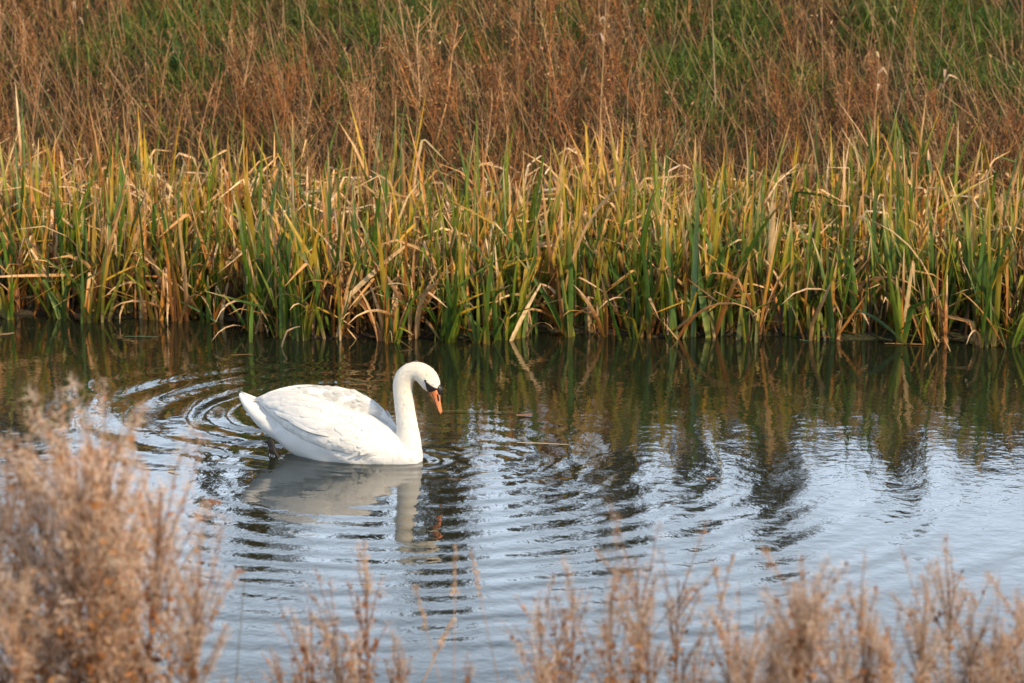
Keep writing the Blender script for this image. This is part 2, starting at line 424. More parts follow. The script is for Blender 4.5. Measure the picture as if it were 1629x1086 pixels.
M_DOWN = plant_mat('down_feather', .8, .35, 90, .1, .96, 1.03)
def make_swan():
    root = empty('swan', (SW[0], SW[1], 0.0), SW_YAW)
    tag(root, 'white swan with orange bill swimming on the pond, neck bent down', 'swan')
    # --- body hull (x, zc, halfwidth, halfheight)
    hull = resample([(-.86, .205, .035, .022), (-.80, .17, .075, .05), (-.70, .118, .118, .098), (-.56, .10, .160, .145),
                     (-.42, .09, .185, .175), (-.28, .075, .185, .165), (-.15, .055, .155, .135), (-.05, .04, .115, .105),
                     (.02, .03, .08, .085), (.065, .02, .045, .06)], 40)
    me = loft([((x, 0, z), (0, hw, 0), (0, 0, hh)) for x, z, hw, hh in hull], 'h', None, 32)
    bm = bmesh.new(); bm.from_mesh(me)
    # --- neck and head swept along one spine (x, z, radius in plane, radius across)
    sp = resample([(-.06, -.02, .10, .10), (-.012, .04, .078, .082), (.000, .10, .068, .068), (-.004, .17, .058, .058), (-.014, .245, .054, .052),
                   (-.024, .32, .052, .049), (-.032, .385, .052, .047), (-.024, .437, .053, .047), (.002, .473, .050, .045),
                   (.038, .488, .048, .044), (.074, .482, .052, .046), (.104, .461, .056, .048), (.126, .434, .053, .045), (.141, .408, .043, .038),
                   (.150, .390, .030, .028)], 70)
    rings = []
    for i in range(len(sp)):
        a = sp[max(i - 1, 0)]; b = sp[min(i + 1, len(sp) - 1)]
        tx, tz = b[0] - a[0], b[1] - a[1]; l = math.hypot(tx, tz); tx /= l; tz /= l
        x, z, rp, rc = sp[i]
        rings.append(((x, 0, z), (-tz*rp, 0, tx*rp), (0, rc, 0)))
    me2 = loft(rings, 'n', None, 24)
    bm.from_mesh(me2)
    mj = bpy.data.meshes.new('swan_body'); bm.to_mesh(mj); bm.free()
    body = link('body', mj, root)
    md = body.modifiers.new('r', 'REMESH'); md.mode = 'VOXEL'; md.voxel_size = .0065
    ms = body.modifiers.new('s', 'SMOOTH'); ms.factor = .5; ms.iterations = 9
    bpy.context.view_layer.update()
    dg = bpy.context.evaluated_depsgraph_get()
    baked = bpy.data.meshes.new_from_object(body.evaluated_get(dg))
    body.modifiers.clear(); body.data = baked; baked.name = 'swan_body'
    n = len(baked.vertices)
    co = np.zeros(n*3); baked.vertices.foreach_get('co', co); co = co.reshape(-1, 3)
    # soft lumps of plumage on flanks and neck
    nrm = np.zeros(n*3); baked.vertices.foreach_get('normal', nrm); nrm = nrm.reshape(-1, 3)
    amp = .0035*np.clip((-.02 - co[:, 0])/.15, .15, 1)
    d = np.sin(co[:, 0]*31 + 2*np.sin(co[:, 2]*23))*np.sin(co[:, 2]*37 + co[:, 1]*19 + 1.3)
    co = co + nrm*(amp*d)[:, None]
    baked.vertices.foreach_set('co', co.ravel())
    # plumage colour: cream on neck and head, buff crown
    t = np.clip((co[:, 2] - .05)/.35, 0, 1)*np.clip((co[:, 0] + .10)/.05, 0, 1)
    white = np.array([.82, .82, .805]); cream = np.array([.80, .755, .655]); buff = np.array([.78, .66, .46])
    col = white + (cream - white)*t[:, None]
    cr_ = np.clip((co[:, 0] - .07)/.05, 0, 1)*np.clip((co[:, 2] - .44)/.04, 0, 1)
    col = col + (buff - col)*(cr_*.45)[:, None]
    ca = baked.color_attributes.new('Col', 'FLOAT_COLOR', 'POINT')
    ca.data.foreach_set('color', np.concatenate([col, np.ones((n, 1))], 1).astype(np.float32).ravel())
    baked.materials.clear(); baked.materials.append(body_mat())
    baked.polygons.foreach_set('use_smooth', [True]*len(baked.polygons))
    baked.update()
    plumage(baked, body, 'down', 9000, 5, (.007, .014), (.0012, .0026), .11,
            lambda p: (-1, 0, .1) if p[0] < -.09 else ((-.3, 0, -1) if p[2] < .42 and p[0] < .03 else (-1, 0, .25)),
            lambda p: p[2] > -.005 and not (p[0] > .125 and p[2] < .43))
    bvh = BVHTree.FromPolygons([Vector(c) for c in co], [tuple(p.vertices) for p in baked.polygons])

    # --- folded wings: a thick blade each, with long feathers laid over its rear half
    prof = resample([  # x, y centre, z top, z bottom, thickness
        (-.075, .085, .115, .045, .020), (-.12, .108, .180, .035, .036), (-.20, .130, .262, .040, .050), (-.30, .140, .322, .050, .058),
        (-.41, .138, .352, .068, .060), (-.52, .124, .356, .098, .056), (-.63, .102, .342, .138, .046), (-.73, .076, .318, .190, .034),
        (-.80, .054, .296, .235, .022), (-.835, .042, .284, .262, .008)], 44)
    for s in (-1, 1):
        rg = []
        pr = prof.copy()
        if s < 0: pr[:, 2] -= .034*np.exp(-((pr[:, 0] + .36)/.2)**2)
        for x, yc, zt, zb, th in pr:
            hh = (zt - zb)/2; lean = .34            # upper edge leans inwards over the back
            rg.append(((x, s*yc, (zt + zb)/2), (0, -s*hh*math.sin(lean), hh*math.cos(lean)), (0, s*th*math.cos(lean), th*math.sin(lean))))
        wg = link('wing', loft(rg, 'wing', M_WHITE, 28), root)
        plumage(wg.data, wg, 'coverts', 650, s, (.032, .055), (.009, .014), .05, lambda p: (-1, 0, .12 - .5*(p[0] > -.2)), lambda p: -.66 < p[0] < -.13)
        # flight feathers overlapping towards the tail
        for i in range(9):
            u = i/8
            L_ = lerp(.30, .40, u)
            x0 = lerp(-.36, -.45, u) + .05*math.sin(i*2.3); z0 = lerp(.165, .315, u)
            x1 = x0 - L_*lerp(.92, .98, u); z1 = lerp(.215, .282, u**.8)
            wdt = .030
            rows = []
            for t in np.linspace(0, 1, 9):
                x = lerp(x0, x1, t); z = lerp(z0, z1, t) + .02*math.sin(t*math.pi)*u
                k = np.interp(-x, -prof[:, 0], np.arange(len(prof)))
                yc = np.interp(k, np.arange(len(prof)), prof[:, 1]); th = np.interp(k, np.arange(len(prof)), prof[:, 4])
                zt = np.interp(k, np.arange(len(prof)), prof[:, 2]); zb = np.interp(k, np.arange(len(prof)), prof[:, 3])
                q = max(-1, min(1, (z - (zt + zb)/2)/max((zt - zb)/2, .01)))
                y = yc + th*math.sqrt(max(0, 1 - q*q))*.98 - (zt - zb)/2*q*math.sin(.34) - .007 + .0085*min(1, t*1.8)
                wv = wdt*math.sin(math.pi*min(1, .18 + t*.80))**.6*(1 if t < .9 else .75)
                rows.append(((x, s*y, z), (0, -s*wv*.35, wv), (0, s*.0045, .001)))
            link('feather', loft(rows, 'feather', M_WHITE, 8), wg)
    # --- tail: a stack of pointed feathers
    tail = link('tail', loft([((x, 0, z), (0, hw, 0), (-hh*.5, 0, hh)) for x, z, hw, hh in
                resample([(-.64, .11, .11, .10), (-.76, .142, .105, .105), (-.85, .184, .09, .094), (-.91, .222, .066, .072), (-.950, .254, .038, .046), (-.968, .272, .020, .018)], 14)], 'tail', M_WHITE, 20), root)
    for i in range(9):
        a = (i - 4)/4
        rows = []
        for t in np.linspace(0, 1, 8):
            L_ = .250 - .045*abs(a)
            x = -.72 - L_*t*math.cos(.35*a)*.99; y = .048*a + L_*t*.05*a
            z = .212 + .085*t + .016*(1 - abs(a)) - .07*abs(a)*t - .02*abs(a)
            wv = .027*math.sin(math.pi*min(1, .25 + t*.72))**.7
            rows.append(((x, y, z - .010), (0, wv, 0), (-.003, 0, .006)))
        link('feather', loft(rows, 'tail_feather', M_WHITE, 8), tail)

    # --- bill, knob, mask, eyes
    M_ORANGE = simple_mat('bill_orange', (.72, .19, .055), .42, .5, noise=(40, (.80, .28, .11)))
    M_BLACK = simple_mat('bill_black', (.012, .011, .011), .42, .5, noise=(60, (.03, .027, .025)))
    B0 = np.array([.146, 0, .398]); B1 = np.array([.196, 0, .272])
    ax = (B1 - B0)/np.linalg.norm(B1 - B0); up = np.array([-ax[2], 0, ax[0]])      # 'up' of the bill: away from the throat
    if up[0] < 0: up = -up
    bl = resample([(0, .0, .030, .026), (.16, .001, .029, .0235), (.35, -.003, .0205, .019), (.55, -.006, .0155, .0175), (.75, -.008, .0115, .0175), (.92, -.010, .0085, .0155), (1.0, -.011, .004, .008)], 22)
    Lb = np.linalg.norm(B1 - B0)
    bill = link('bill', loft([(B0 + ax*Lb*t + up*o, up*hh, (0, hw, 0)) for t, o, hh, hw in bl], 'bill', M_ORANGE, 20), root)
    nail = [(.93, -.0095, .0072, .0095), (.97, -.0085, .0078, .0088), (1.005, -.010, .0058, .0062), (1.02, -.012, .002, .002)]
    link('bill_nail', loft([(B0 + ax*Lb*t + up*o, up*hh, (0, hw, 0)) for t, o, hh, hw in nail], 'bill_nail', M_BLACK, 14), bill)
    for s in (-1, 1):   # gape edge and nostril, black
        e = [(B0 + ax*Lb*t + up*(o - hh*.42) + np.array([0, s*hw*.93, 0]), up*.0022, (0, .0016, 0)) for t, o, hh, hw in bl[1:-2]]
        link('bill_edge', loft(e, 'bill_edge', M_BLACK, 8), bill)
        nn = [(B0 + ax*Lb*t + up*(.0125 - .012*(t - .3)) + np.array([0, s*.0150, 0]), up*h, (0, .003, 0)) for t, h in ((.16, .002), (.22, .0065), (.34, .0062), (.44, .004), (.50, .001))]
        link('nostril', loft(nn, 'nostril', M_BLACK, 10), bill)
    kn = [(B0 + ax*a_ + up*o, up*r_, (0, r_*.92, 0)) for a_, o, r_ in resample([(-.030, .020, .003), (-.022, .022, .011), (-.006, .0255, .0175), (.012, .0265, .0195), (.027, .022, .0165), (.038, .0155, .010), (.043, .012, .003)], 16)]
    link('bill_knob', loft(kn, 'bill_knob', M_BLACK, 18), root)
    # black facial skin, laid on the head from the bill to the eye
    EY = np.array([.115, .0, .448])
    for s in (-1, 1):
        grid = []
        nu, nv = 14, 9
        for i in range(nu):
            u = i/(nu - 1); row = []
            for j in range(nv):
                v_ = j/(nv - 1)
                a0 = B0 + up*.028 + ax*.004; a1 = B0 - up*.027 + ax*.004
                base = a0 + (a1 - a0)*v_
                pnt = EY + np.array([0, 0, 0])
                sag = math.sin(math.pi*u)*.004*(1 if v_ > .5 else -1)*abs(v_ - .5)*2
                p = base + (pnt - base)*(u**.85) - np.array([0, 0, 1])*sag*0
                org = Vector((p[0], s*.14, p[2])); hit = bvh.ray_cast(org, Vector((0, -s, 0)))
                if hit[0] is None or abs(hit[0].y) > .08 or hit[0].y*s < 0:
                    q = np.array([p[0], s*.020, p[2]])
                else:
                    q = np.array(hit[0]) + np.array(hit[1])*.0022
                row.append(q)
            grid.append(row)
        v = [tuple(q) for r in grid for q in r]
        f = [(i*nv + j, i*nv + j + 1, (i + 1)*nv + j + 1, (i + 1)*nv + j) for i in range(nu - 1) for j in range(nv - 1)]
        me = bpy.data.meshes.new('face_mask'); me.from_pydata(v, [], f); me.materials.append(M_BLACK)
        me.polygons.foreach_set('use_smooth', [True]*len(f))
        o = link('face_mask', me, root)
        sd = o.modifiers.new('s', 'SOLIDIFY'); sd.thickness = .004; sd.offset = 0
        hit = bvh.ray_cast(Vector((EY[0], s*.14, EY[2])), Vector((0, -s, 0)))
        ey = hit[0].y if hit[0] else s*.045
        er = [((EY[0], ey + s*dy, EY[2]), (r_, 0, 0), (0, 0, r_)) for dy, r_ in ((-.004, .004), (-.001, .0072), (.0025, .0062), (.0045, .003), (.005, .0006))]
        link('eye', loft(er, 'eye', simple_mat('eye_black', (.006, .005, .005), .08, .6), 14), root)
    # dark webbed foot trailing at the stern
    M_FOOT = simple_mat('foot_skin', (.010, .010, .010), .6, .3, noise=(50, (.02, .018, .017)))
    ft = resample([(-.66, -.14, -.05, .013, .013), (-.70, -.135, .005, .014, .013), (-.73, -.130, .045, .020, .012), (-.742, -.128, .075, .022, .009), (-.745, -.127, .092, .010, .005)], 14)
    foot = link('foot', loft([((x, y, z), (a_, 0, 0), (0, b_, 0)) for x, y, z, a_, b_ in ft], 'foot', M_FOOT, 14), root)
    for a_ in (-.4, 0, .4):
        tr = [((-.735 + .055*math.sin(a_)*t*1.0, -.130 - .004*abs(a_) - .008, .05 - .075*t), (.005*(1 - .4*t), 0, 0), (0, .005*(1 - .4*t), 0)) for t in np.linspace(0, 1, 6)]
        link('toe', loft(tr, 'toe', M_FOOT, 8), foot)
    return root
make_swan()

# ------------------------------------------------------------------ leaf blades
rng = random.Random(7)
GREENS = [(.075, .140, .012), (.055, .112, .014), (.11, .170, .012), (.06, .112, .018), (.075, .13, .024), (.16, .20, .014)]
YELLOWS = [(.36, .28, .022), (.44, .27, .022), (.26, .25, .02), (.50, .29, .03)]
STRAWS = [(.64, .41, .19), (.56, .33, .13), (.70, .50, .28), (.48, .26, .09), (.60, .40, .21)]
RUSTS = [(.44, .17, .03), (.34, .13, .03), (.52, .23, .04), (.24, .10, .03)]
def jit(c, r, a=.14):
    k = 1 + r.uniform(-a, a)
    return np.array([c[0]*k*(1 + r.uniform(-.06, .06)), c[1]*k, c[2]*k*(1 + r.uniform(-.12, .12))])

def blade(mb, r, L, w, lean, az, curve, cols, fold=None, twist=0.0, n=9, base=(0, 0, 0), keel=.18, flat=0.0):
    """strap leaf; cols = [(t, colour), ...]; fold = list of (t, angle) sharp bends"""
    ts = np.linspace(0, 1, n)
    if fold:
        ex = []
        for ft, _ in fold: ex += [ft - .018, ft + .018]
        ts = np.clip(np.sort(np.concatenate([ts, ex])), 0, 1)
    ca, sa = math.cos(az), math.sin(az)
    spin = r.uniform(-.6, .6) + flat
    wob1, wob2 = r.uniform(-.05, .05), r.uniform(0, 6.28)
    th = lean + curve*ts*ts
    if fold:
        for ft, an in fold: th = th + an*np.clip((ts - ft + .018)/.036, 0, 1)
    sth, cth = np.sin(th), np.cos(th)
    dt = np.diff(ts, prepend=0.0)*L
    # position in the leaf's own frame: u along the azimuth, v sideways, z up
    u = np.cumsum(sth*dt); z = np.cumsum(cth*dt); v = np.cumsum(wob1*dt*np.cos(5*ts + wob2))
    a = spin + twist*ts; cA, sA = np.cos(a), np.sin(a)
    # side vector = v*cosA + (d x v)*sinA ; d = (sth, 0, cth), v = (0, 1, 0) -> d x v = (-cth, 0, sth)
    su, sv, sz = -cth*sA, cA, sth*sA
    # normal = d x side
    nu = -cth*sv; nv = cth*su - sth*sz; nz_ = sth*sv
    ww = w*.5*np.minimum(1, .62 + ts*2.2)*np.maximum(.03, 1 - ts**3.2)**.85
    kk = ww*keel*2
    U = np.stack([u - su*ww, u - nu*kk, u + su*ww], 1).ravel()
    Vv = np.stack([v - sv*ww, v - nv*kk, v + sv*ww], 1).ravel()
    Z = np.stack([z - sz*ww, z - nz_*kk, z + sz*ww], 1).ravel()
    P = np.stack([U*ca - Vv*sa + base[0], U*sa + Vv*ca + base[1], Z + base[2]], 1)
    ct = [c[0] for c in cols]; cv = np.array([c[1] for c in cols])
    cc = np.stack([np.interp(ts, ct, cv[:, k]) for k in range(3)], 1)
    m = len(ts)
    F = []
    for i in range(m - 1):
        a = i*3; b = a + 3
        F += [(a, a + 1, b + 1, b), (a + 1, a + 2, b + 2, b + 1)]
    mb.add(P, F, np.repeat(cc, 3, 0))

def leaf_params(kind, r):
    """kind of reed leaf -> parameters"""
    fold = None; twist = r.uniform(-.8, .8); curve = r.uniform(-.1, .45); lean = abs(r.gauss(0, .17))
    if kind == 'green':
        g = jit(r.choice(GREENS), r); b = jit(r.choice(GREENS + YELLOWS + RUSTS), r)*.8
        tip = g if r.random() < .35 else jit(r.choice(YELLOWS + STRAWS), r)
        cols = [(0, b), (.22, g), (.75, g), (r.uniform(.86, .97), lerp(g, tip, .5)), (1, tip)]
        L = r.uniform(.55, .98); w = r.uniform(.022, .040)
        if r.random() < .2: fold = [(r.uniform(.45, .8), r.uniform(.6, 1.9))]
    elif kind == 'yellow':
        g = jit(r.choice(GREENS), r); y = jit(r.choice(YELLOWS), r); s = jit(r.choice(STRAWS + RUSTS + YELLOWS), r)
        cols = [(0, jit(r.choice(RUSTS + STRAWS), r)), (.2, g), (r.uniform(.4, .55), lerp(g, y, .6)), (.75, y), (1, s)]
        L = r.uniform(.52, 1.0); w = r.uniform(.019, .036)
        if r.random() < .3: fold = [(r.uniform(.5, .85), r.uniform(.6, 2.4))]
    elif kind == 'straw':
        s = jit(r.choice(STRAWS), r); s2 = jit(r.choice(STRAWS + RUSTS), r)
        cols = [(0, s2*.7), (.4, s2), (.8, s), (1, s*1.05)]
        L = r.uniform(.55, .98); w = r.uniform(.016, .034); lean = abs(r.gauss(.08, .26)); twist = r.uniform(-2.2, 2.2)
        q = r.random()
        if q < .40: fold = [(r.uniform(.45, .85), r.uniform(1.3, 2.7))]
        elif q < .6: fold = [(r.uniform(.3, .5), r.uniform(.4, 1.2)), (r.uniform(.6, .9), r.uniform(.6, 1.5))]
        elif q < .85: curve = r.uniform(.8, 2.0)
    else:  # rust
        s = jit(r.choice(RUSTS), r); s2 = jit(r.choice(RUSTS + STRAWS), r)
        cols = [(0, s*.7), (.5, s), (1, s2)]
        L = r.uniform(.5, .95); w = r.uniform(.015, .030); twist = r.uniform(-1.5, 1.5); lean = abs(r.gauss(.04, .17))
        if r.random() < .35: fold = [(r.uniform(.4, .85), r.uniform(.8, 2.5))]
    return L, w, lean, curve, cols, fold, twist

LEAF = {}
for kind, cnt in (('green', 34), ('yellow', 24), ('straw', 34), ('rust', 18)):
    LEAF[kind] = []
    for i in range(cnt):
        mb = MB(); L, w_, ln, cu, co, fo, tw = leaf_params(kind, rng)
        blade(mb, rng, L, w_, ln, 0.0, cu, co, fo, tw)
        LEAF[kind].append(mb.mesh('reed_' + kind + '_leaf', M_REED))

STY = {
 'green': (dict(green=.68, yellow=.17, straw=.10, rust=.05), 'clump of mostly green upright reed leaves in the far reed bed', 'green reed clumps of the far reed bed'),
 'yellow': (dict(green=.30, yellow=.50, straw=.12, rust=.08), 'clump of yellowing green reed leaves with dry tips in the far reed bed', 'yellowing reed clumps of the far reed bed'),
 'straw': (dict(green=.12, yellow=.13, straw=.58, rust=.17), 'clump of dead straw coloured folded reed leaves in the far reed bed', 'dead straw reed clumps of the far reed bed'),
 'rust': (dict(green=.15, yellow=.25, straw=.20, rust=.40), 'clump of orange brown withered reed leaves in the far reed bed', 'orange brown reed clumps of the far reed bed'),
}
def pick(mix, r):
    q = r.random(); s = 0
    for k, v in mix.items():
        s += v
        if q < s: return k
    return 'green'

def reed_clump(x, y, style, n=11, scale=1.0, label=None, group=None, lean=None, z=None, spread=1.0):
    mix, lb, gr = STY[style]
    z = (max(gz(x, y), -.05) - .03) if z is None else z
    root = empty('reed_clump', (x, y, z), rng.uniform(0, 6.28))
    tag(root, label or lb, 'reed', None if label else gr)
    if label and group: root['group'] = group
    fan = rng.uniform(0, 3.14)
    for i in range(n):
        me = rng.choice(LEAF[pick(mix, rng)])
        s = scale*rng.uniform(.62, 1.15)
        a = fan + rng.choice((0, math.pi)) + rng.gauss(0, .55)
        rr = abs(rng.gauss(0, .04))*spread
        ph = rng.uniform(0, 6.28)
        o = link('leaf', me, root, (rr*math.cos(ph), rr*math.sin(ph), 0), (rng.gauss(0, .05)*spread, rng.gauss(0, .05)*spread, a), (s**.5*1.15, s**.5*1.15, s))
    return root

def style_at(x, y):
    """greener to the right and at the front, more straw to the left and at the back"""
    d = y - sh(x)
    q = rng.random()
    g = .30 + .05*x + (.10 if d < .5 else -.10)
    if q < g: return 'green'
    if q < g + .26: return 'yellow'
    if q < g + .26 + (.26 if d < .6 else .42): return 'straw'
    return 'rust'

xs_rows = []
row = 0
for d0, step, n in ((-.08, .125, 11), (.12, .15, 11), (.36, .18, 10)):
    x = -3.35
    while x < 3.35:
        xx = x + rng.uniform(-.05, .05)
        if rng.random() < (.84 if row == 0 else .95):
            yy = sh(xx) + d0 + rng.uniform(-.10, .10)
            reed_clump(xx, yy, style_at(xx, yy), n=rng.randint(n - 4, n + 2), scale=rng.uniform(.55, 1.08) if row == 0 else rng.uniform(.75, 1.22))
        x += step
    row += 1

# the rest of the bed: nobody could count it
mb = MB(); r2 = random.Random(21)
MIXB = {'f': dict(green=.48, yellow=.15, straw=.25, rust=.12), 'b': dict(green=.16, yellow=.14, straw=.52, rust=.18)}
TUFT = [(r2.uniform(-4.4, 4.4), .12 + 2.2*r2.random()**.8, r2.uniform(.62, 1.12)) for _ in range(300)]
for i in range(6200):
    if r2.random() < .72:
        tx, td, th_ = r2.choice(TUFT); x = tx + r2.gauss(0, .075); d = max(.02, td + r2.gauss(0, .09))
    else: x = r2.uniform(-4.3, 4.3); d = .05 + 2.3*r2.random(); th_ = r2.uniform(.5, .95)
    y = sh(x) + d
    g = np.sin(x*2.3 + 1)*np.sin(x*.9 + d*2.1)
    mix = MIXB['b' if r2.random() < .10 + .42*d - .07*x - .2*g else 'f']
    k = pick(mix, r2)
    L, w_, ln, cu, co, fo, tw = leaf_params(k, r2)
    hgt = th_*(1.05 + .10*d)*(1 if k != 'straw' else .96)
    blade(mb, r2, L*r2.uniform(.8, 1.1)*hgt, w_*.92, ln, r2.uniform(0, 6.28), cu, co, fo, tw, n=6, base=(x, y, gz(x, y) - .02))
for i in range(520):
    x = r2.uniform(-4.3, 4.3); d = r2.uniform(1.2, 2.9); y = sh(x) + d
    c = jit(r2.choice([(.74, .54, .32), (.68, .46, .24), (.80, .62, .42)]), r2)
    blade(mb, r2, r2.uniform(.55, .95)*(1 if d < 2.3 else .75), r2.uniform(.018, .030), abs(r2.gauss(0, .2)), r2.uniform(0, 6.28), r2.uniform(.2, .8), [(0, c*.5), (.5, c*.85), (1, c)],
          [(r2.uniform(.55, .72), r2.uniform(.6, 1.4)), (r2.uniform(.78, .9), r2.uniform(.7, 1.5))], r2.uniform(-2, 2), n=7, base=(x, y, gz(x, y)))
bed = link('reed_bed', mb.mesh('reed_bed', M_REED))
tag(bed, 'dense mass of green, yellow and straw reed leaves behind the front clumps', 'reeds', kind='stuff')

# dead litter at the foot of the reeds, plus dark filler as painted shade
mb = MB()
for i in range(3800):        # wet sheaths and dead stubs, coloured dark to put shade between the leaves
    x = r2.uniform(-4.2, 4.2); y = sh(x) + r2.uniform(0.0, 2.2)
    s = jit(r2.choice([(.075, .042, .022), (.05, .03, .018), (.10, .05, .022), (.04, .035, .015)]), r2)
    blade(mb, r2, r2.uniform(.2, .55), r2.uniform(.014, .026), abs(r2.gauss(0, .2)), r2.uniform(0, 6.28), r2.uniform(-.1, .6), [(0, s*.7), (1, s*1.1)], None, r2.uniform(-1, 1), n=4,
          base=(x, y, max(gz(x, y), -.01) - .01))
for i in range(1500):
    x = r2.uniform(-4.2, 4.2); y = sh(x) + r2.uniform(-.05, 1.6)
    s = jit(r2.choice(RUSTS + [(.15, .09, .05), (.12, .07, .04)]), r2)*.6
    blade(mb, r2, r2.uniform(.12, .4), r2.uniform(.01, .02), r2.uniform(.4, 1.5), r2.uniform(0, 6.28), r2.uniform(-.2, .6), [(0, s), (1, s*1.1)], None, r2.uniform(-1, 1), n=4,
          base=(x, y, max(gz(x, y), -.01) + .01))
tag(link('reed_litter_shade_fill', mb.mesh('reed_litter_shade_fill', M_REED)), 'brown fallen reed litter with dark shade filler at the foot of the reed bed', 'reed litter', kind='stuff')

# single leaves one can pick out in the photograph
def single_leaf(px, py, kind, L, w_, lean, az, curve, cols, fold, label, twist=.3, name='reed_leaf', flat=0.0, z=-.02):
    p = on_water(px, py); mb = MB()
    blade(mb, rng, L, w_, lean, az, curve, cols, fold, twist, n=12, flat=flat)
    o = link(name, mb.mesh(name, M_REED), None, (p[0], p[1], z))
    tag(o, label, 'reed leaf'); return o
bg_ = np.array((.075, .15, .075)); yg = np.array((.17, .22, .03)); st = np.array((.58, .40, .20))
single_leaf(1102, 536, 'g', 1.12, .036, .02, 0, .02, [(0, bg_*.8), (.4, bg_), (1, yg)], None, 'tall blue-green reed leaf standing straight up out of the water', .15, flat=1.2)
single_leaf(399, 545, 'g', .33, .030, .03, 0, .05, [(0, yg*.7), (.5, np.array((.13, .22, .025))), (1, yg)], None, 'short broad green reed leaf standing alone in the water', .1, flat=1.4)
single_leaf(352, 512, 'g', .34, .030, 1.0, math.pi, .1, [(0, bg_), (1, bg_*1.3)], None, 'grey-green reed leaf slanting down into the water beside a bare gap', .3)
single_leaf(1082, 541, 's', .36, .024, .62, math.pi, .5, [(0, st*.8), (1, st*1.1)], [(.72, -.5)], 'pale straw leaf leaning out of the water beside the tall blue-green leaf', .9)
single_leaf(1445, 548, 'g', .46, .030, .75, math.pi, .6, [(0, yg), (.5, bg_), (1, bg_*1.2)], None, 'arching green leaf bending low over the water below the reeds', .5)
single_leaf(570, 540, 's', .13, .018, .6, math.pi, .2, [(0, st), (1, st*1.1)], None, 'small stub of straw leaf sticking out of the water', .2)
single_leaf(447, 552, 's', .22, .016, .25, .3, .6, [(0, st*.7), (1, np.array((.5, .33, .22)))], [(.6, .6)], 'crooked pinkish dead stem stub at the front of the reeds', .5)
# fan of tall orange yellow leaves rising above the bed
p = on_ground(400, 420)
rt = empty('reed_clump', (p[0], p[1] + .1, gz(p[0], p[1])))
tag(rt, 'tall fan of orange yellow leaves leaning right above the reed bed', 'reed')
for i in range(9):
    mb = MB(); y_ = jit(rng.choice(YELLOWS + [(.45, .24, .05)]), rng); 
    blade(mb, rng, rng.uniform(.85, 1.2), .02, rng.uniform(.12, .45), rng.uniform(-.25, .25), rng.uniform(.1, .35), [(0, jit(RUSTS[0], rng)), (.4, y_), (1, jit(STRAWS[1], rng))], None, rng.uniform(-.5, .5), n=10)
    link('leaf', mb.mesh('fan_leaf', M_REED), rt, (rng.uniform(-.03, .03), rng.uniform(-.03, .03), -.02))
p = on_ground(690, 505)
rt = empty('reed_clump', (p[0], p[1], max(gz(p[0], p[1]), 0)))
tag(rt, 'withered pale straw clump with crumpled hanging leaves at the water edge', 'reed')
for i in range(10):
    mb = MB(); s_ = jit(rng.choice([(.66, .46, .28), (.60, .38, .20), (.5, .26, .10)]), rng)
    blade(mb, rng, rng.uniform(.5, .85), .030, rng.uniform(.02, .3), rng.uniform(0, 6.28), .1, [(0, s_*.6), (.5, s_), (1, s_)], [(rng.uniform(.35, .6), rng.uniform(.3, .8)), (rng.uniform(.68, .9), rng.uniform(1.2, 2.2))], rng.uniform(-2, 2), n=10)
    link('leaf', mb.mesh('crumpled_leaf', M_REED), rt, (rng.uniform(-.05, .05), rng.uniform(-.05, .05), -.02))

# ------------------------------------------------------------------ bank vegetation
GREEN_SPOTS = [(250, 60, 1.0), (150, 110, .5), (300, 140, .6), (500, 40, .6), (620, 60, .8), (700, 30, .5), (1060, 40, .55), (1080, 130, .7), (1130, 200, .5), (1180, 50, .7),
               (1420, 60, .8), (1560, 60, .8), (1520, 130, .7), (1280, 150, .4), (1440, 240, .4), (900, 60, .4), (380, 20, .6), (1610, 150, .5), (560, 150, .5), (440, 110, .5), (760, 90, .4), (1500, 20, .6), (1150, 120, .6), (340, 60, .6)]
GS = [(on_ground(a, b), c) for a, b, c in GREEN_SPOTS]
def greenness(x, y):
    g = -.55
    for p, s in GS:
        g = max(g, 1 - math.hypot((x - p[0])*1.05, (y - p[1])*.8)/(s*.68))
    return g
def bank_pt(r, d0=1.9, d1=8.6, xw=4.9):
    x = r.uniform(-xw, xw); d = r.uniform(d0, d1); return x, sh(x) + d
r3 = random.Random(5)
mb = MB(); nb = 0
while nb < 36000:
    x, y = bank_pt(r3, 1.6, 8.8, 5.2)
    g = greenness(x, y)
    if r3.random() > .34 + .9*max(g, 0): continue
    nb += 1
    if g > r3.uniform(-.1, .5) or r3.random() < .22:
        c = jit(r3.choice([(.085, .155, .022), (.14, .205, .028), (.055, .115, .025), (.24, .25, .05), (.07, .13, .04), (.19, .20, .05)]), r3)
    else: c = jit(r3.choice([(.24, .14, .06), (.40, .25, .12), (.13, .075, .035), (.2, .11, .055)]), r3)
    L = r3.uniform(.14, .42)
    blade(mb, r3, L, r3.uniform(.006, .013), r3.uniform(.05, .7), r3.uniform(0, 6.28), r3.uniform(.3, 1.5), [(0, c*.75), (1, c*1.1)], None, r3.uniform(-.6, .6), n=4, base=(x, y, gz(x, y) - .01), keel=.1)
tag(link('bank_grass', mb.mesh('bank_grass', M_GRASS)), 'green and withered grass covering the far bank slope', 'grass', kind='stuff')

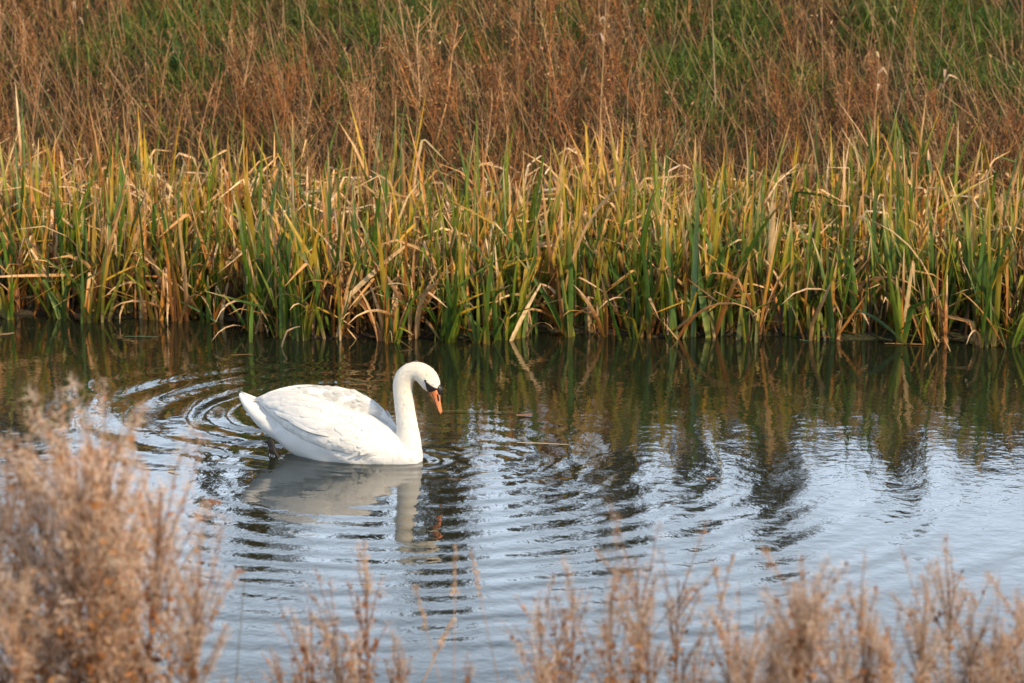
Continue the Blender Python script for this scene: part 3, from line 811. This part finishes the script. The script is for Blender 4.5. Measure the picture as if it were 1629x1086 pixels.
def tube(mb, pts, r0, r1, col, seg=4):
    P = np.asarray(pts, float); n = len(P)
    t = np.empty_like(P); t[1:-1] = P[2:] - P[:-2]; t[0] = P[1] - P[0]; t[-1] = P[-1] - P[-2]
    t /= np.sqrt((t*t).sum(1, keepdims=True)) + 1e-9
    a = np.stack([t[:, 1]*.28 - t[:, 2]*.9, t[:, 2]*.31 - t[:, 0]*.28, t[:, 0]*.9 - t[:, 1]*.31], 1)
    a /= np.sqrt((a*a).sum(1, keepdims=True)) + 1e-9
    b = np.stack([t[:, 1]*a[:, 2] - t[:, 2]*a[:, 1], t[:, 2]*a[:, 0] - t[:, 0]*a[:, 2], t[:, 0]*a[:, 1] - t[:, 1]*a[:, 0]], 1)
    rr = np.linspace(r0, r1, n)[:, None, None]
    q = 2*math.pi*np.arange(seg)/seg
    V = P[:, None] + (a[:, None]*np.cos(q)[None, :, None] + b[:, None]*np.sin(q)[None, :, None])*rr
    F = [(i*seg + k, i*seg + (k + 1) % seg, (i + 1)*seg + (k + 1) % seg, (i + 1)*seg + k) for i in range(n - 1) for k in range(seg)]
    mb.add(V.reshape(-1, 3), F, np.asarray(col))

def path(r, base, d, L, n, bend=.12, up=0.0):
    p = np.array(base, float); d = np.array(d, float); d /= np.linalg.norm(d); out = [p.copy()]
    for i in range(n):
        d = unit(d + np.array([r.gauss(0, bend), r.gauss(0, bend), r.gauss(0, bend*.5) + up]))
        p = p + d*(L/n); out.append(p.copy())
    return np.array(out)

def flake(mb, r, p, s, col, thin=1.0):
    """small crumpled leaf or seed husk of two bent quads"""
    a = unit(np.array([r.gauss(0, 1), r.gauss(0, 1), r.gauss(0, 1)]))
    b = unit(cross(a, (r.gauss(0, 1), r.gauss(0, 1), r.gauss(0, 1)))); c = cross(a, b)
    w_ = s*r.uniform(.25, .5)*thin
    V = [p, p + a*s*.5 + b*w_ + c*s*.1, p + a*s + c*s*.25, p + a*s*.5 - b*w_ + c*s*.1]
    mb.add(V, [(0, 1, 2), (0, 2, 3)], col)

# dead brown weeds of the far bank (dock, willowherb): stem with steep side twigs full of husks
BROWNS = [(.29, .12, .040), (.38, .16, .052), (.16, .068, .028), (.48, .235, .085), (.24, .10, .036)]
PINKISH = [(.48, .28, .14), (.54, .35, .19), (.42, .225, .10)]
WEED = []
for i in range(14):
    r = random.Random(100 + i)
    H = 1.0
    ms_, mh = MB(), MB()
    pale = i % 3 == 0
    cs = jit(r.choice(BROWNS if not pale else PINKISH), r)
    st_ = path(r, (0, 0, 0), (r.gauss(-.08, .12), r.gauss(0, .1), 1), H, 9, .05)
    tube(ms_, st_, .0068, .0026, cs*1.4)
    for k in range(r.randint(10, 16)):
        t = r.uniform(.28, .97); q = t*9; j = int(q); p = st_[j] + (st_[min(j + 1, 9)] - st_[j])*(q - j)
        a = r.uniform(0, 6.28); sp = r.uniform(.3, .8)
        bl_ = r.uniform(.12, .32)*(1.15 - .5*t)
        tw = path(r, p, (math.cos(a)*sp, math.sin(a)*sp, 1), bl_, 5, .1, .05)
        tube(ms_, tw, .0034, .0014, cs*r.uniform(.7, 1.7), 3)
        for m in range(int(r.uniform(9, 20))):
            u = r.uniform(.2, 1)*5; j2 = min(int(u), 4); pp = tw[j2] + (tw[j2 + 1] - tw[j2])*(u - j2)
            flake(mh, r, pp + np.array([r.gauss(0, .010), r.gauss(0, .010), r.gauss(0, .010)]), r.uniform(.016, .040), jit(r.choice(PINKISH + BROWNS if pale else BROWNS + [PINKISH[2], (.09, .042, .024), (.07, .035, .02), (.12, .055, .03)]), r, .5), .36)
    for m in range(8):
        u = r.uniform(.1, .6)*9; j = int(u); p = st_[j]
        flake(mh, r, p, r.uniform(.03, .07), jit(r.choice(BROWNS), r, .3), .3)
    WEED.append((ms_.mesh('weed_stem', M_DRY), mh.mesh('weed_husks', M_DRY), pale))
WL = {False: ('dead reddish brown weed with husk covered twigs on the far bank', 'dead brown weeds of the far bank'),
      True: ('dead pale buff weed with feathery twigs on the far bank', 'dead buff weeds of the far bank')}
r4 = random.Random(77); cnt = 0
placed = {False: 0, True: 0}
while cnt < 290:
    x, y = bank_pt(r4, 1.95, 8.0, 4.6)
    d = y - sh(x)
    g = max(greenness(x, y + .1), greenness(x, y + .6) - .1, greenness(x, y + 1.1) - .2)
    if g > 0 and r4.random() < .82: continue
    if math.hypot(x + 2.35, (d - 2.6)*.8) < .62: continue      # the bare dark patch
    tint = math.sin(1.9*x + 1.3*y)*math.sin(1.1*x - 2.3*y + 1) + .35*r4.gauss(0, 1)
    s_, h_, pale = r4.choice([w_ for w_ in WEED if w_[2] == (tint > .28)])
    if tint < -.45 and r4.random() < .5: continue
    o = empty('dead_weed', (x, y, gz(x, y) - .02), r4.uniform(0, 6.28), r4.uniform(.4, .8) if d < 3.2 else r4.uniform(.45, .8)*(1.3 if -1.3 < x < 1.0 else 1))
    o.rotation_euler = (r4.gauss(0, .10), r4.gauss(-.08, .12), r4.uniform(0, 6.28))
    tag(o, WL[pale][0], 'weed', WL[pale][1])
    link('stem', s_, o); link('husks', h_, o)['kind'] = 'stuff'
    cnt += 1

# undergrowth between them: thin stalks and husks in a tangle
mb = MB()
nu = 0
while nu < 4600:
    x, y = bank_pt(r4, 1.7, 8.3, 5.0)
    if max(greenness(x, y), greenness(x, y + .5)) > .08 and r4.random() < .88: continue
    nu += 1
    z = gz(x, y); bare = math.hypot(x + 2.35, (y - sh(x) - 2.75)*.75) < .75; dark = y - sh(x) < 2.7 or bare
    c = jit(r4.choice(BROWNS + [(.11, .055, .032), (.07, .036, .022), (.06, .03, .02), (.44, .25, .12)] + ([(.055, .03, .022)]*7 if dark else PINKISH)), r4)  # darkest browns put the shade inside the tangle into its colour
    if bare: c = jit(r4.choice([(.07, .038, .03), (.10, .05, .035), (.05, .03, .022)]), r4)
    L = r4.uniform(.2, .6)*(.5 if bare else 1)
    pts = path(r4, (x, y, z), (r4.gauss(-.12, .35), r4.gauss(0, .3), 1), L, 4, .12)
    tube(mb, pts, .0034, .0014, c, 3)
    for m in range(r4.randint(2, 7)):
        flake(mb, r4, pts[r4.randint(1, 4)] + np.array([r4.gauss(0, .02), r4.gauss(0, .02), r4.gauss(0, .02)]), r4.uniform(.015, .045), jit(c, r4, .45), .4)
# long thin straw lines leaning every way, mostly to the left
ns = 0
while ns < 1100:
    x, y = bank_pt(r4, 1.8, 8.2, 5.0)
    if greenness(x, y - .2) > .3 and r4.random() < .6: continue
    if math.hypot(x + 2.35, (y - sh(x) - 2.75)*.75) < .8: continue
    ns += 1
    pts = path(r4, (x, y, gz(x, y)), (r4.gauss(-.28, .34), r4.gauss(0, .2), 1), r4.uniform(.35, .95), 6, .05)
    tube(mb, pts, .0036, .0014, jit(r4.choice([(.56, .35, .17), (.46, .25, .10), (.64, .44, .25), (.38, .17, .06)]), r4), 3)
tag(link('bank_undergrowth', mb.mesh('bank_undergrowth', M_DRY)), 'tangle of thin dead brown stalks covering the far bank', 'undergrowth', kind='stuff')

# tussocks of long green grass
for i, (px, py, s, lb) in enumerate([(280, 112, 1.0, 'dark green tussock of arching grass on the far bank above the bare brown patch'), (655, 30, .9, 'green grass tussock high on the bank beside leaning brown stems'),
                                     (1075, 30, 1.1, 'dark bluish green leafy tussock high on the far bank'), (1580, 60, .9, 'bright green grass tussock among buff stems high on the far bank')]):
    p = on_ground(px, py)
    rt = empty('grass_tussock', (p[0], p[1], gz(p[0], p[1])), 0, s); tag(rt, lb, 'grass tussock')
    for k in range(46):
        mb = MB(); c = jit(r3.choice([(.05, .125, .035), (.065, .15, .03), (.045, .11, .05)]), r3)
        blade(mb, r3, r3.uniform(.22, .45), .014, r3.uniform(.1, .8), r3.uniform(0, 6.28), r3.uniform(.6, 1.6), [(0, c*.8), (1, c*1.25)], None, .3, n=6, keel=.12)
        link('blade', mb.mesh('tussock_blade', M_GRASS), rt, (r3.gauss(0, .04), r3.gauss(0, .04), -.02))

# tall pale stalks standing above the rest
def stalk(px, py, top, lean, label, head=True, col=(.50, .33, .18), rad=.006, bend=0.0):
    """stands where pixel (px,py) meets the ground, reaching up to image row 'top'"""
    p = on_ground(px, py); z0 = gz(p[0], p[1])
    dist = p[1] - CAM_Y
    H = (py - top)/FPX*dist*1.02
    root = empty('dry_stalk', (p[0], p[1], z0 - .02)); tag(root, label, 'dry stalk')
    pts = []
    for t in np.linspace(0, 1, 10): pts.append((lean*H*t + bend*H*t*t, .02*math.sin(4*t), H*t))
    mb = MB(); tube(mb, pts, rad, rad*.4, jit(col, rng), 5); link('stem', mb.mesh('stalk_stem', M_DRY), root)
    if head:
        for k in range(3):
            mb = MB(); c = jit((.62, .45, .28), rng); q = pts[-1 - k] if k else pts[-1]
            blade(mb, rng, rng.uniform(.08, .16), .02, rng.uniform(.3, .7), rng.uniform(0, 6.28), .6, [(0, c*.8), (1, c)], [(.5, rng.uniform(1, 2))], 1.0, n=6)
            link('leaf', mb.mesh('stalk_leaf', M_DRY), root, q)
    return root
stalk(950, 300, 0, .04, 'tall pale straw stalk rising from the reeds, a thinner one beside it', True, (.55, .36, .19), .007)
stalk(952, 235, 60, -.02, 'thin pale stalk standing close beside a taller straw stalk', False, (.5, .33, .2), .004)
stalk(1140, 200, -10, -.05, 'straight pale stem leaning slightly left above a curled leaf cluster', False, (.52, .36, .22), .005)
stalk(1385, 330, 90, .03, 'straw stalk with pale curled leaves at its top', True, (.5, .33, .17))
stalk(1500, 210, 120, .0, 'short straw stalk with a bright drooping leaf tip', True, (.55, .38, .2))
stalk(1495, 120, -40, .02, 'tall tan stem crossing the green grass of the upper bank', False, (.42, .24, .12), .005)
stalk(1610, 230, 140, -1.35, 'pale broken stalk slanting down to the right across brown weeds', False, (.52, .36, .2), .005)
stalk(420, 235, 10, -.01, 'dark red brown dock stalk standing beside the bare brown patch', False, (.20, .085, .04), .010)
stalk(720, 225, 40, -.55, 'pale stalk slanting steeply up to the left among brown stems', False, (.5, .33, .2), .005)
stalk(625, 200, 60, -.45, 'tan stalk leaning left in front of a green patch', False, (.42, .25, .14), .005)
stalk(125, 200, -10, .0, 'upright tan stalk with hanging husks beside the rusty weeds', True, (.42, .24, .12), .005)
stalk(60, 190, 30, -.4, 'slanting straw stalk crossing the rusty weeds', False, (.45, .27, .15), .005)
stalk(130, 215, 100, 1.0, 'straw stalk slanting up to the right over the dark bare patch', False, (.45, .28, .14), .005)
stalk(1405, 170, 0, .12, 'leaning straw stem with a folded leaf on the green upper bank', True, (.48, .31, .17), .005)
stalk(1310, 200, -10, -.03, 'thin tan stem standing in the pinkish weeds', False, (.40, .24, .14), .005)

# bare bushes along the top of the bank, seen only mirrored in the pond
BUSH = []
for v in range(4):
    r = random.Random(40 + v); H = 3.0; hw = .5
    mt, mc = MB(), MB(); bc = np.array((.085, .055, .035))
    for k in range(5):
        a = r.uniform(0, 6.28); sp = r.uniform(.02, .12)
        trunk = path(r, (r.gauss(0, hw*.25), r.gauss(0, .12), 0), (math.cos(a)*sp, math.sin(a)*sp, 1), H*r.uniform(.75, 1), 9, .04)
        tube(mt, trunk, .03, .008, bc, 5)
        for b in range(26):
            t = r.uniform(.15, .98)*9; j = min(int(t), 8); p = trunk[j] + (trunk[j + 1] - trunk[j])*(t - j)
            a = r.uniform(0, 6.28); sp = r.uniform(.4, 1.1)
            br = path(r, p, (math.cos(a)*sp, math.sin(a)*sp, 1), r.uniform(.25, .7)*min(1, hw*1.8), 5, .12, .05)
            tube(mc, br, .010, .003, bc*1.1, 3)
            for m in range(20):
                q = br[r.randint(1, 5)]
                flake(mc, r, q + np.array([r.gauss(0, .07), r.gauss(0, .07), r.gauss(0, .07)]), r.uniform(.06, .12), jit(r.choice([(.10, .075, .03), (.13, .08, .04), (.07, .065, .025)]), r, .25))
    BUSH.append((mt.mesh('bush_trunk', M_BARK), mc.mesh('bush_crown', M_DRY)))
def bush(px, topy, wpx, label, v):
    dist = 31.5
    x = (px - 814.5)/FPX*(dist + .5); Y = CAM_Y + dist
    zt = dist*math.tan(PITCH + math.atan((topy - 543)/FPX)) - CAM_Z
    z0 = gz(x, Y); hw = wpx/2/FPX*dist
    root = empty('bare_bush', (x, Y, z0 - .05), px*.7); tag(root, label, 'bush', 'bare bushes along the bank top')
    root.scale = (hw/.5, hw/.5, (zt - z0)/3.0)
    link('trunk', BUSH[v][0], root); link('crown', BUSH[v][1], root)
BL = 'bare brown bush on the bank top, mirrored as a dark streak in the pond'
for k, (px, ty, wp) in enumerate(((450, 925, 120), (560, 835, 90), (700, 930, 130), (880, 880, 70), (990, 900, 110), (1090, 840, 70), (1240, 855, 130), (1420, 815, 110), (1560, 770, 120), (60, 760, 160), (330, 840, 50), (810, 800, 60), (-150, 850, 200), (1750, 800, 160), (1180, 735, 120), (1320, 740, 130), (1500, 728, 130), (1620, 735, 120), (1040, 720, 90), (930, 735, 90), (1380, 715, 90), (220, 720, 120), (-20, 740, 140))):  # the low ones at the end are added to extend the dark reflection
    bush(px, ty, wp, BL, k % 4)

# ------------------------------------------------------------------ floating scraps
def float_leaf(px, py, L, w_, rz, col, label, curl=.2, kind='floating_leaf'):
    p = on_water(px, py); mb = MB(); n = 8; V = []; F = []
    for i in range(n):
        t = i/(n - 1); ww = w_*.5*(math.sin(math.pi*min(1, .12 + t*.86))**.6)
        z = .004 + curl*L*.25*(t - .5)**2
        yb = .06*L*math.sin(3*t)
        V += [(L*(t - .5), yb - ww, z + .002), (L*(t - .5), yb, z - .0008), (L*(t - .5), yb + ww, z + .002)]
        if i < n - 1:
            a = i*3; b = a + 3; F += [(a, a + 1, b + 1, b), (a + 1, a + 2, b + 2, b + 1)]
    mb.add(V, F, np.asarray(col))
    o = link(kind, mb.mesh(kind, M_REED), None, (p[0], p[1], .001), (0, 0, rz)); tag(o, label, 'leaf')
float_leaf(865, 708, .30, .022, R(-12), (.60, .52, .36), 'pale reed stem floating on the water in front of the bill', .1, 'floating_straw')
float_leaf(760, 657, .45, .016, R(-6), (.16, .18, .07), 'thin green stem floating on the water behind the bill', .05, 'floating_straw')
float_leaf(835, 662, .10, .06, R(20), (.28, .15, .09), 'brown leaf floating at the end of the green stem', .6)
float_leaf(273, 750, .055, .03, R(130), (.06, .12, .02), 'small dark green leaf floating on bare pale water', .9)
float_leaf(1132, 763, .06, .03, R(10), (.30, .16, .06), 'small brown leaf floating on the silvery water', .7)
float_leaf(385, 566, .14, .03, R(12), (.22, .14, .06), 'brown reed scrap floating beside the ripple rings', .2)
float_leaf(225, 537, .22, .02, R(-4), (.10, .17, .10), 'grey-green leaf floating before the left reeds', .1)
float_leaf(10, 533, .12, .06, R(30), (.42, .28, .16), 'curled tan leaf floating near the left reeds', .8)
float_leaf(640, 533, .16, .05, R(-10), (.55, .42, .3), 'pale curled scrap floating against the withered straw clump', .5)
float_leaf(800, 529, .60, .016, R(3), (.20, .20, .05), 'long green stem floating along the foot of the reeds', .03, 'floating_straw')
float_leaf(1440, 549, .26, .03, R(-8), (.42, .24, .10), 'orange brown leaf floating along the foot of the green reeds', .15)
float_leaf(1520, 542, .55, .014, R(4), (.25, .20, .07), 'long thin straw floating beside the orange brown leaf', .03, 'floating_straw')
float_leaf(1280, 543, .09, .016, R(-45), (.10, .2, .12), 'tiny green leaf tip floating before the green reeds', .2)

# ------------------------------------------------------------------ foreground weeds on the near bank, out of focus
TAN = [(.70, .48, .33), (.76, .58, .43), (.62, .40, .25), (.80, .66, .52)]
ORG = [(.38, .165, .055), (.46, .22, .08), (.28, .115, .042), (.20, .085, .035)]
FORE = []
for i in range(9):
    r = random.Random(300 + i)
    full = (1.0, .55, .8)[i % 3]
    ms_, ml, mf = MB(), MB(), MB()
    H = 1.0; cs = jit(r.choice([(.17, .075, .045), (.22, .10, .055)]), r)
    st_ = path(r, (0, 0, 0), (r.gauss(0, .025), r.gauss(0, .04), 1), H, 12, .02)
    tube(ms_, st_, .0045, .0016, cs, 5)
    twigs = [(st_[7:], 1.0)]
    for k in range(int(13*full) + 5):
        t = r.uniform(.35, .95)*12; j = min(int(t), 11); p = st_[j] + (st_[j + 1] - st_[j])*(t - j)
        a = r.uniform(0, 6.28); sp = r.uniform(.25, .8)
        tw = path(r, p, (math.cos(a)*sp, math.sin(a)*sp, 1), r.uniform(.10, .30), 6, .10, .03)
        tube(ms_, tw, .0022, .0009, cs, 3); twigs.append((tw, r.uniform(.4, 1)))
    for tw, dens in twigs:
        n = len(tw) - 1
        hi = tw[-1][2]
        for m in range(int(190*dens*full)):        # plume: fine hairs drifting off the pods
            u = (r.random()**.7)*n; j = min(int(u), n - 1); p = tw[j] + (tw[j + 1] - tw[j])*(u - j)
            if p[2] < .55 and r.random() < .75: continue
            d = np.array([r.gauss(.25, .6), r.gauss(0, .6), r.gauss(.35, .55)]); d = unit(d)
            s = unit(cross(d, (r.gauss(0, 1), r.gauss(0, 1), r.gauss(0, 1))))
            p = p + np.array([r.gauss(0, .006), r.gauss(0, .006), r.gauss(0, .006)])
            L = r.uniform(.012, .036); wd = r.uniform(.0006, .0013)
            mf.add([p - s*wd, p + s*wd, p + d*L + np.array([.004, 0, -.003])], [(0, 1, 2)], jit(r.choice(TAN), r, .15))
        for m in range(int(30*dens*(1.2 - .4*full))):   # shrivelled leaves and pods
            u = r.random()*n; j = min(int(u), n - 1); p = tw[j] + (tw[j + 1] - tw[j])*(u - j)
            if p[2] > .78 and r.random() < .7: continue
            flake(ml, r, p + np.array([r.gauss(0, .006), r.gauss(0, .006), r.gauss(0, .006)]), r.uniform(.012, .026), jit(r.choice(ORG), r, .25)*.85, .7)
    for m in range(80):
        u = r.uniform(.2, .85)*12; j = min(int(u), 11); p = st_[j]
        flake(ml, r, p + np.array([r.gauss(0, .012), r.gauss(0, .012), r.gauss(0, .03)]), r.uniform(.016, .034), jit(r.choice(ORG), r, .25)*.85, .7)
    FORE.append((ms_.mesh('foreground_stem', M_DRY), ml.mesh('shrivelled_leaves', M_DRY), mf.mesh('seed_plume', M_FLUFF), float(np.percentile(np.concatenate(mf.v)[:, 2], 99))))
r5 = random.Random(9)
def fore_weed(px, top, dist, label, group, v=None, wide=1.0):
    x = (px - 814.5)/FPX*dist*1.01; y = CAM_Y + dist
    zt = CAM_Z - dist*math.tan(PITCH + math.atan((top - 543)/FPX))
    z0 = gz(x, y) - .03
    s_, l_, f_, hh = FORE[r5.randrange(9) if v is None else v]
    k = (zt - z0)/(hh + .02)
    o = empty('dry_weed', (x, y, z0), r5.uniform(0, 6.28)); o.scale = (k*wide, k*wide, k)
    o.rotation_euler = (0, 0, r5.uniform(0, 6.28))
    tag(o, label, 'weed', group)
    link('stem', s_, o); link('leaves', l_, o)['kind'] = 'stuff'; link('plume', f_, o)['kind'] = 'stuff'
GL = ('fluffy tan dry weed in the big near cluster beside bare pale water', 'near fluffy weeds below the ripple rings')
for px, top in ((95, 628), (60, 665), (125, 655), (140, 700), (168, 690), (165, 750), (30, 735), (190, 745), (80, 720), (10, 790), (215, 800), (250, 850), (60, 840), (190, 870), (285, 940), (90, 660), (70, 640), (110, 625), (135, 690), (50, 690), (160, 720), (100, 760), (205, 780), (235, 830), (25, 820), (140, 830), (-20, 760), (-60, 720)):
    GLx = ('tall pale plumed weed topping the big fluffy near cluster', 'tall plumes of the big near cluster') if top < 670 else (('low rusty leaved weed at the outer edge of the big near cluster', 'edge weeds of the big near cluster') if px > 200 else GL)
    fore_weed(px, top, r5.uniform(7.6, 8.6), *GLx, v=r5.choice((0, 3, 6, 0, 3, 6, 2, 5)), wide=.95)
GC = ('sparse dry weed at the near water edge below the swan', 'near sparse weeds below the swan')
for px, top in ((540, 905), (510, 960), (470, 985), (575, 860), (440, 1000), (625, 1000), (590, 990), (640, 1010), (545, 985), (420, 1030), (700, 1040), (480, 1040), (560, 1040)):
    fore_weed(px, top, r5.uniform(7.8, 8.8), *GC, v=r5.choice((1, 4, 7, 2)))
GM = ('leggy tan dry weed at the near edge below the silvery water', 'near leggy weeds below the silvery water')
for px, top in ((870, 900), (905, 885), (965, 850), (1030, 812), (1075, 835), (1000, 930), (1090, 960), (930, 940), (1050, 900), (880, 980), (980, 985), (1020, 1000), (920, 1010), (1130, 1010)):
    GMx = ('tallest leggy weed with pale tip before the silvery water', 'tall leggy weeds before the silvery water') if top < 860 else GM
    fore_weed(px, top, r5.uniform(7.8, 8.8), *GMx, v=r5.choice((1, 4, 7, 8, 2)))
GR = ('bushy orange tan dry weed in the long near row', 'near bushy weeds in a row')
for px, top in ((1180, 890), (1240, 895), (1215, 930), (1290, 868), (1315, 895), (1260, 950), (1350, 930), (1400, 865), (1370, 960), (1440, 960), (1470, 930), (1500, 880), (1540, 862), (1520, 950), (1570, 940), (1600, 935), (1625, 950), (1160, 985), (1195, 990), (1235, 1000), (1285, 975), (1310, 1000), (1340, 1010), (1400, 1000), (1480, 1000), (1555, 1000), (1610, 1010), (1180, 950), (1270, 1010), (1660, 920), (1690, 960)):
    GRx = ('tall wispy tan weed standing above the long near row', 'tall wisps of the long near row') if top < 900 else GR
    fore_weed(px, top, r5.uniform(7.6, 8.7), *GRx, v=r5.choice((0, 3, 6, 2, 5, 8)))

def fore_stem(px0, py0, px1, py1, label, col=(.55, .36, .22), rad=.0022, leaf=False):
    dist = r5.uniform(8.0, 8.6); y = CAM_Y + dist
    def at(px, py): return np.array([(px - 814.5)/FPX*dist*1.01, y, CAM_Z - dist*math.tan(PITCH + math.atan((py - 543)/FPX))])
    a = at(px1, py1); b = at(px0, py0); d = b - a
    z0 = gz(b[0], y) - .02
    k = (z0 - a[2])/(d[2]); base = a + d*k
    root = empty('dry_grass', tuple(base)); tag(root, label, 'grass')
    top = a - base; mb = MB()
    pts = [top*t + np.array([.012*math.sin(t*4), 0, 0]) for t in np.linspace(0, 1, 10)]
    tube(mb, pts, rad, rad*.5, col, 4); link('stem', mb.mesh('grass_stem', M_DRY), root)
    mb = MB()
    if leaf:
        for k in range(3): blade(mb, r5, .06, .012, .7, r5.uniform(0, 6.28), .8, [(0, np.array((.12, .2, .04))), (1, np.array((.16, .24, .05)))], None, .3, n=5, base=pts[6 - k])
        link('leaf', mb.mesh('stem_leaf', M_GRASS), root)
    else:
        for k in range(60):
            p = pts[-1] + (pts[-2] - pts[-1])*r5.random()*1.2
            flake(mb, r5, p + np.array([r5.gauss(0, .003), r5.gauss(0, .003), 0]), r5.uniform(.006, .014), jit((.6, .42, .27), r5))
        link('seed_head', mb.mesh('seed_head', M_DRY), root)
fore_stem(788, 1080, 752, 875, 'thin pale grass stem leaning left in front of the rippled water')
fore_stem(716, 1080, 728, 868, 'thin upright tan grass stem in front of the rippled water')
fore_stem(690, 1060, 662, 930, 'short thin stem leaning left beside an upright one')
fore_stem(672, 1080, 722, 985, 'pale bent grass stem pointing up to the right below the ripples', (.62, .44, .26), .004)
fore_stem(578, 1050, 580, 860, 'thin dark pinkish stem rising from the sparse weeds', (.30, .17, .12))
fore_stem(360, 1086, 385, 915, 'bare greenish twig with small leaves between the near weed clusters', (.16, .14, .07), .0025, True)
fore_stem(1120, 1080, 1180, 880, 'thin grey stem leaning right at the start of the bushy row', (.32, .22, .16))

# low dead growth on the near bank below the frame
mb = MB()
for i in range(5200):
    x = r5.uniform(-4.2, 4.2); y = r5.uniform(-13.0, -5.5)
    if abs(x) < .9 and y < -11.5: continue
    c = jit(r5.choice(ORG + [(.12, .15, .04), (.2, .2, .07)]), r5)
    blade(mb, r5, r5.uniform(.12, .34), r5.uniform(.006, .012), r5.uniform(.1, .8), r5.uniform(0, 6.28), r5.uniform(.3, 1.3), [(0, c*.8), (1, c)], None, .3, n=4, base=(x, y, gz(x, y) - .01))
tag(link('near_bank_grass', mb.mesh('near_bank_grass', M_GRASS)), 'short withered grass on the near bank below the dry weeds', 'grass', kind='stuff')
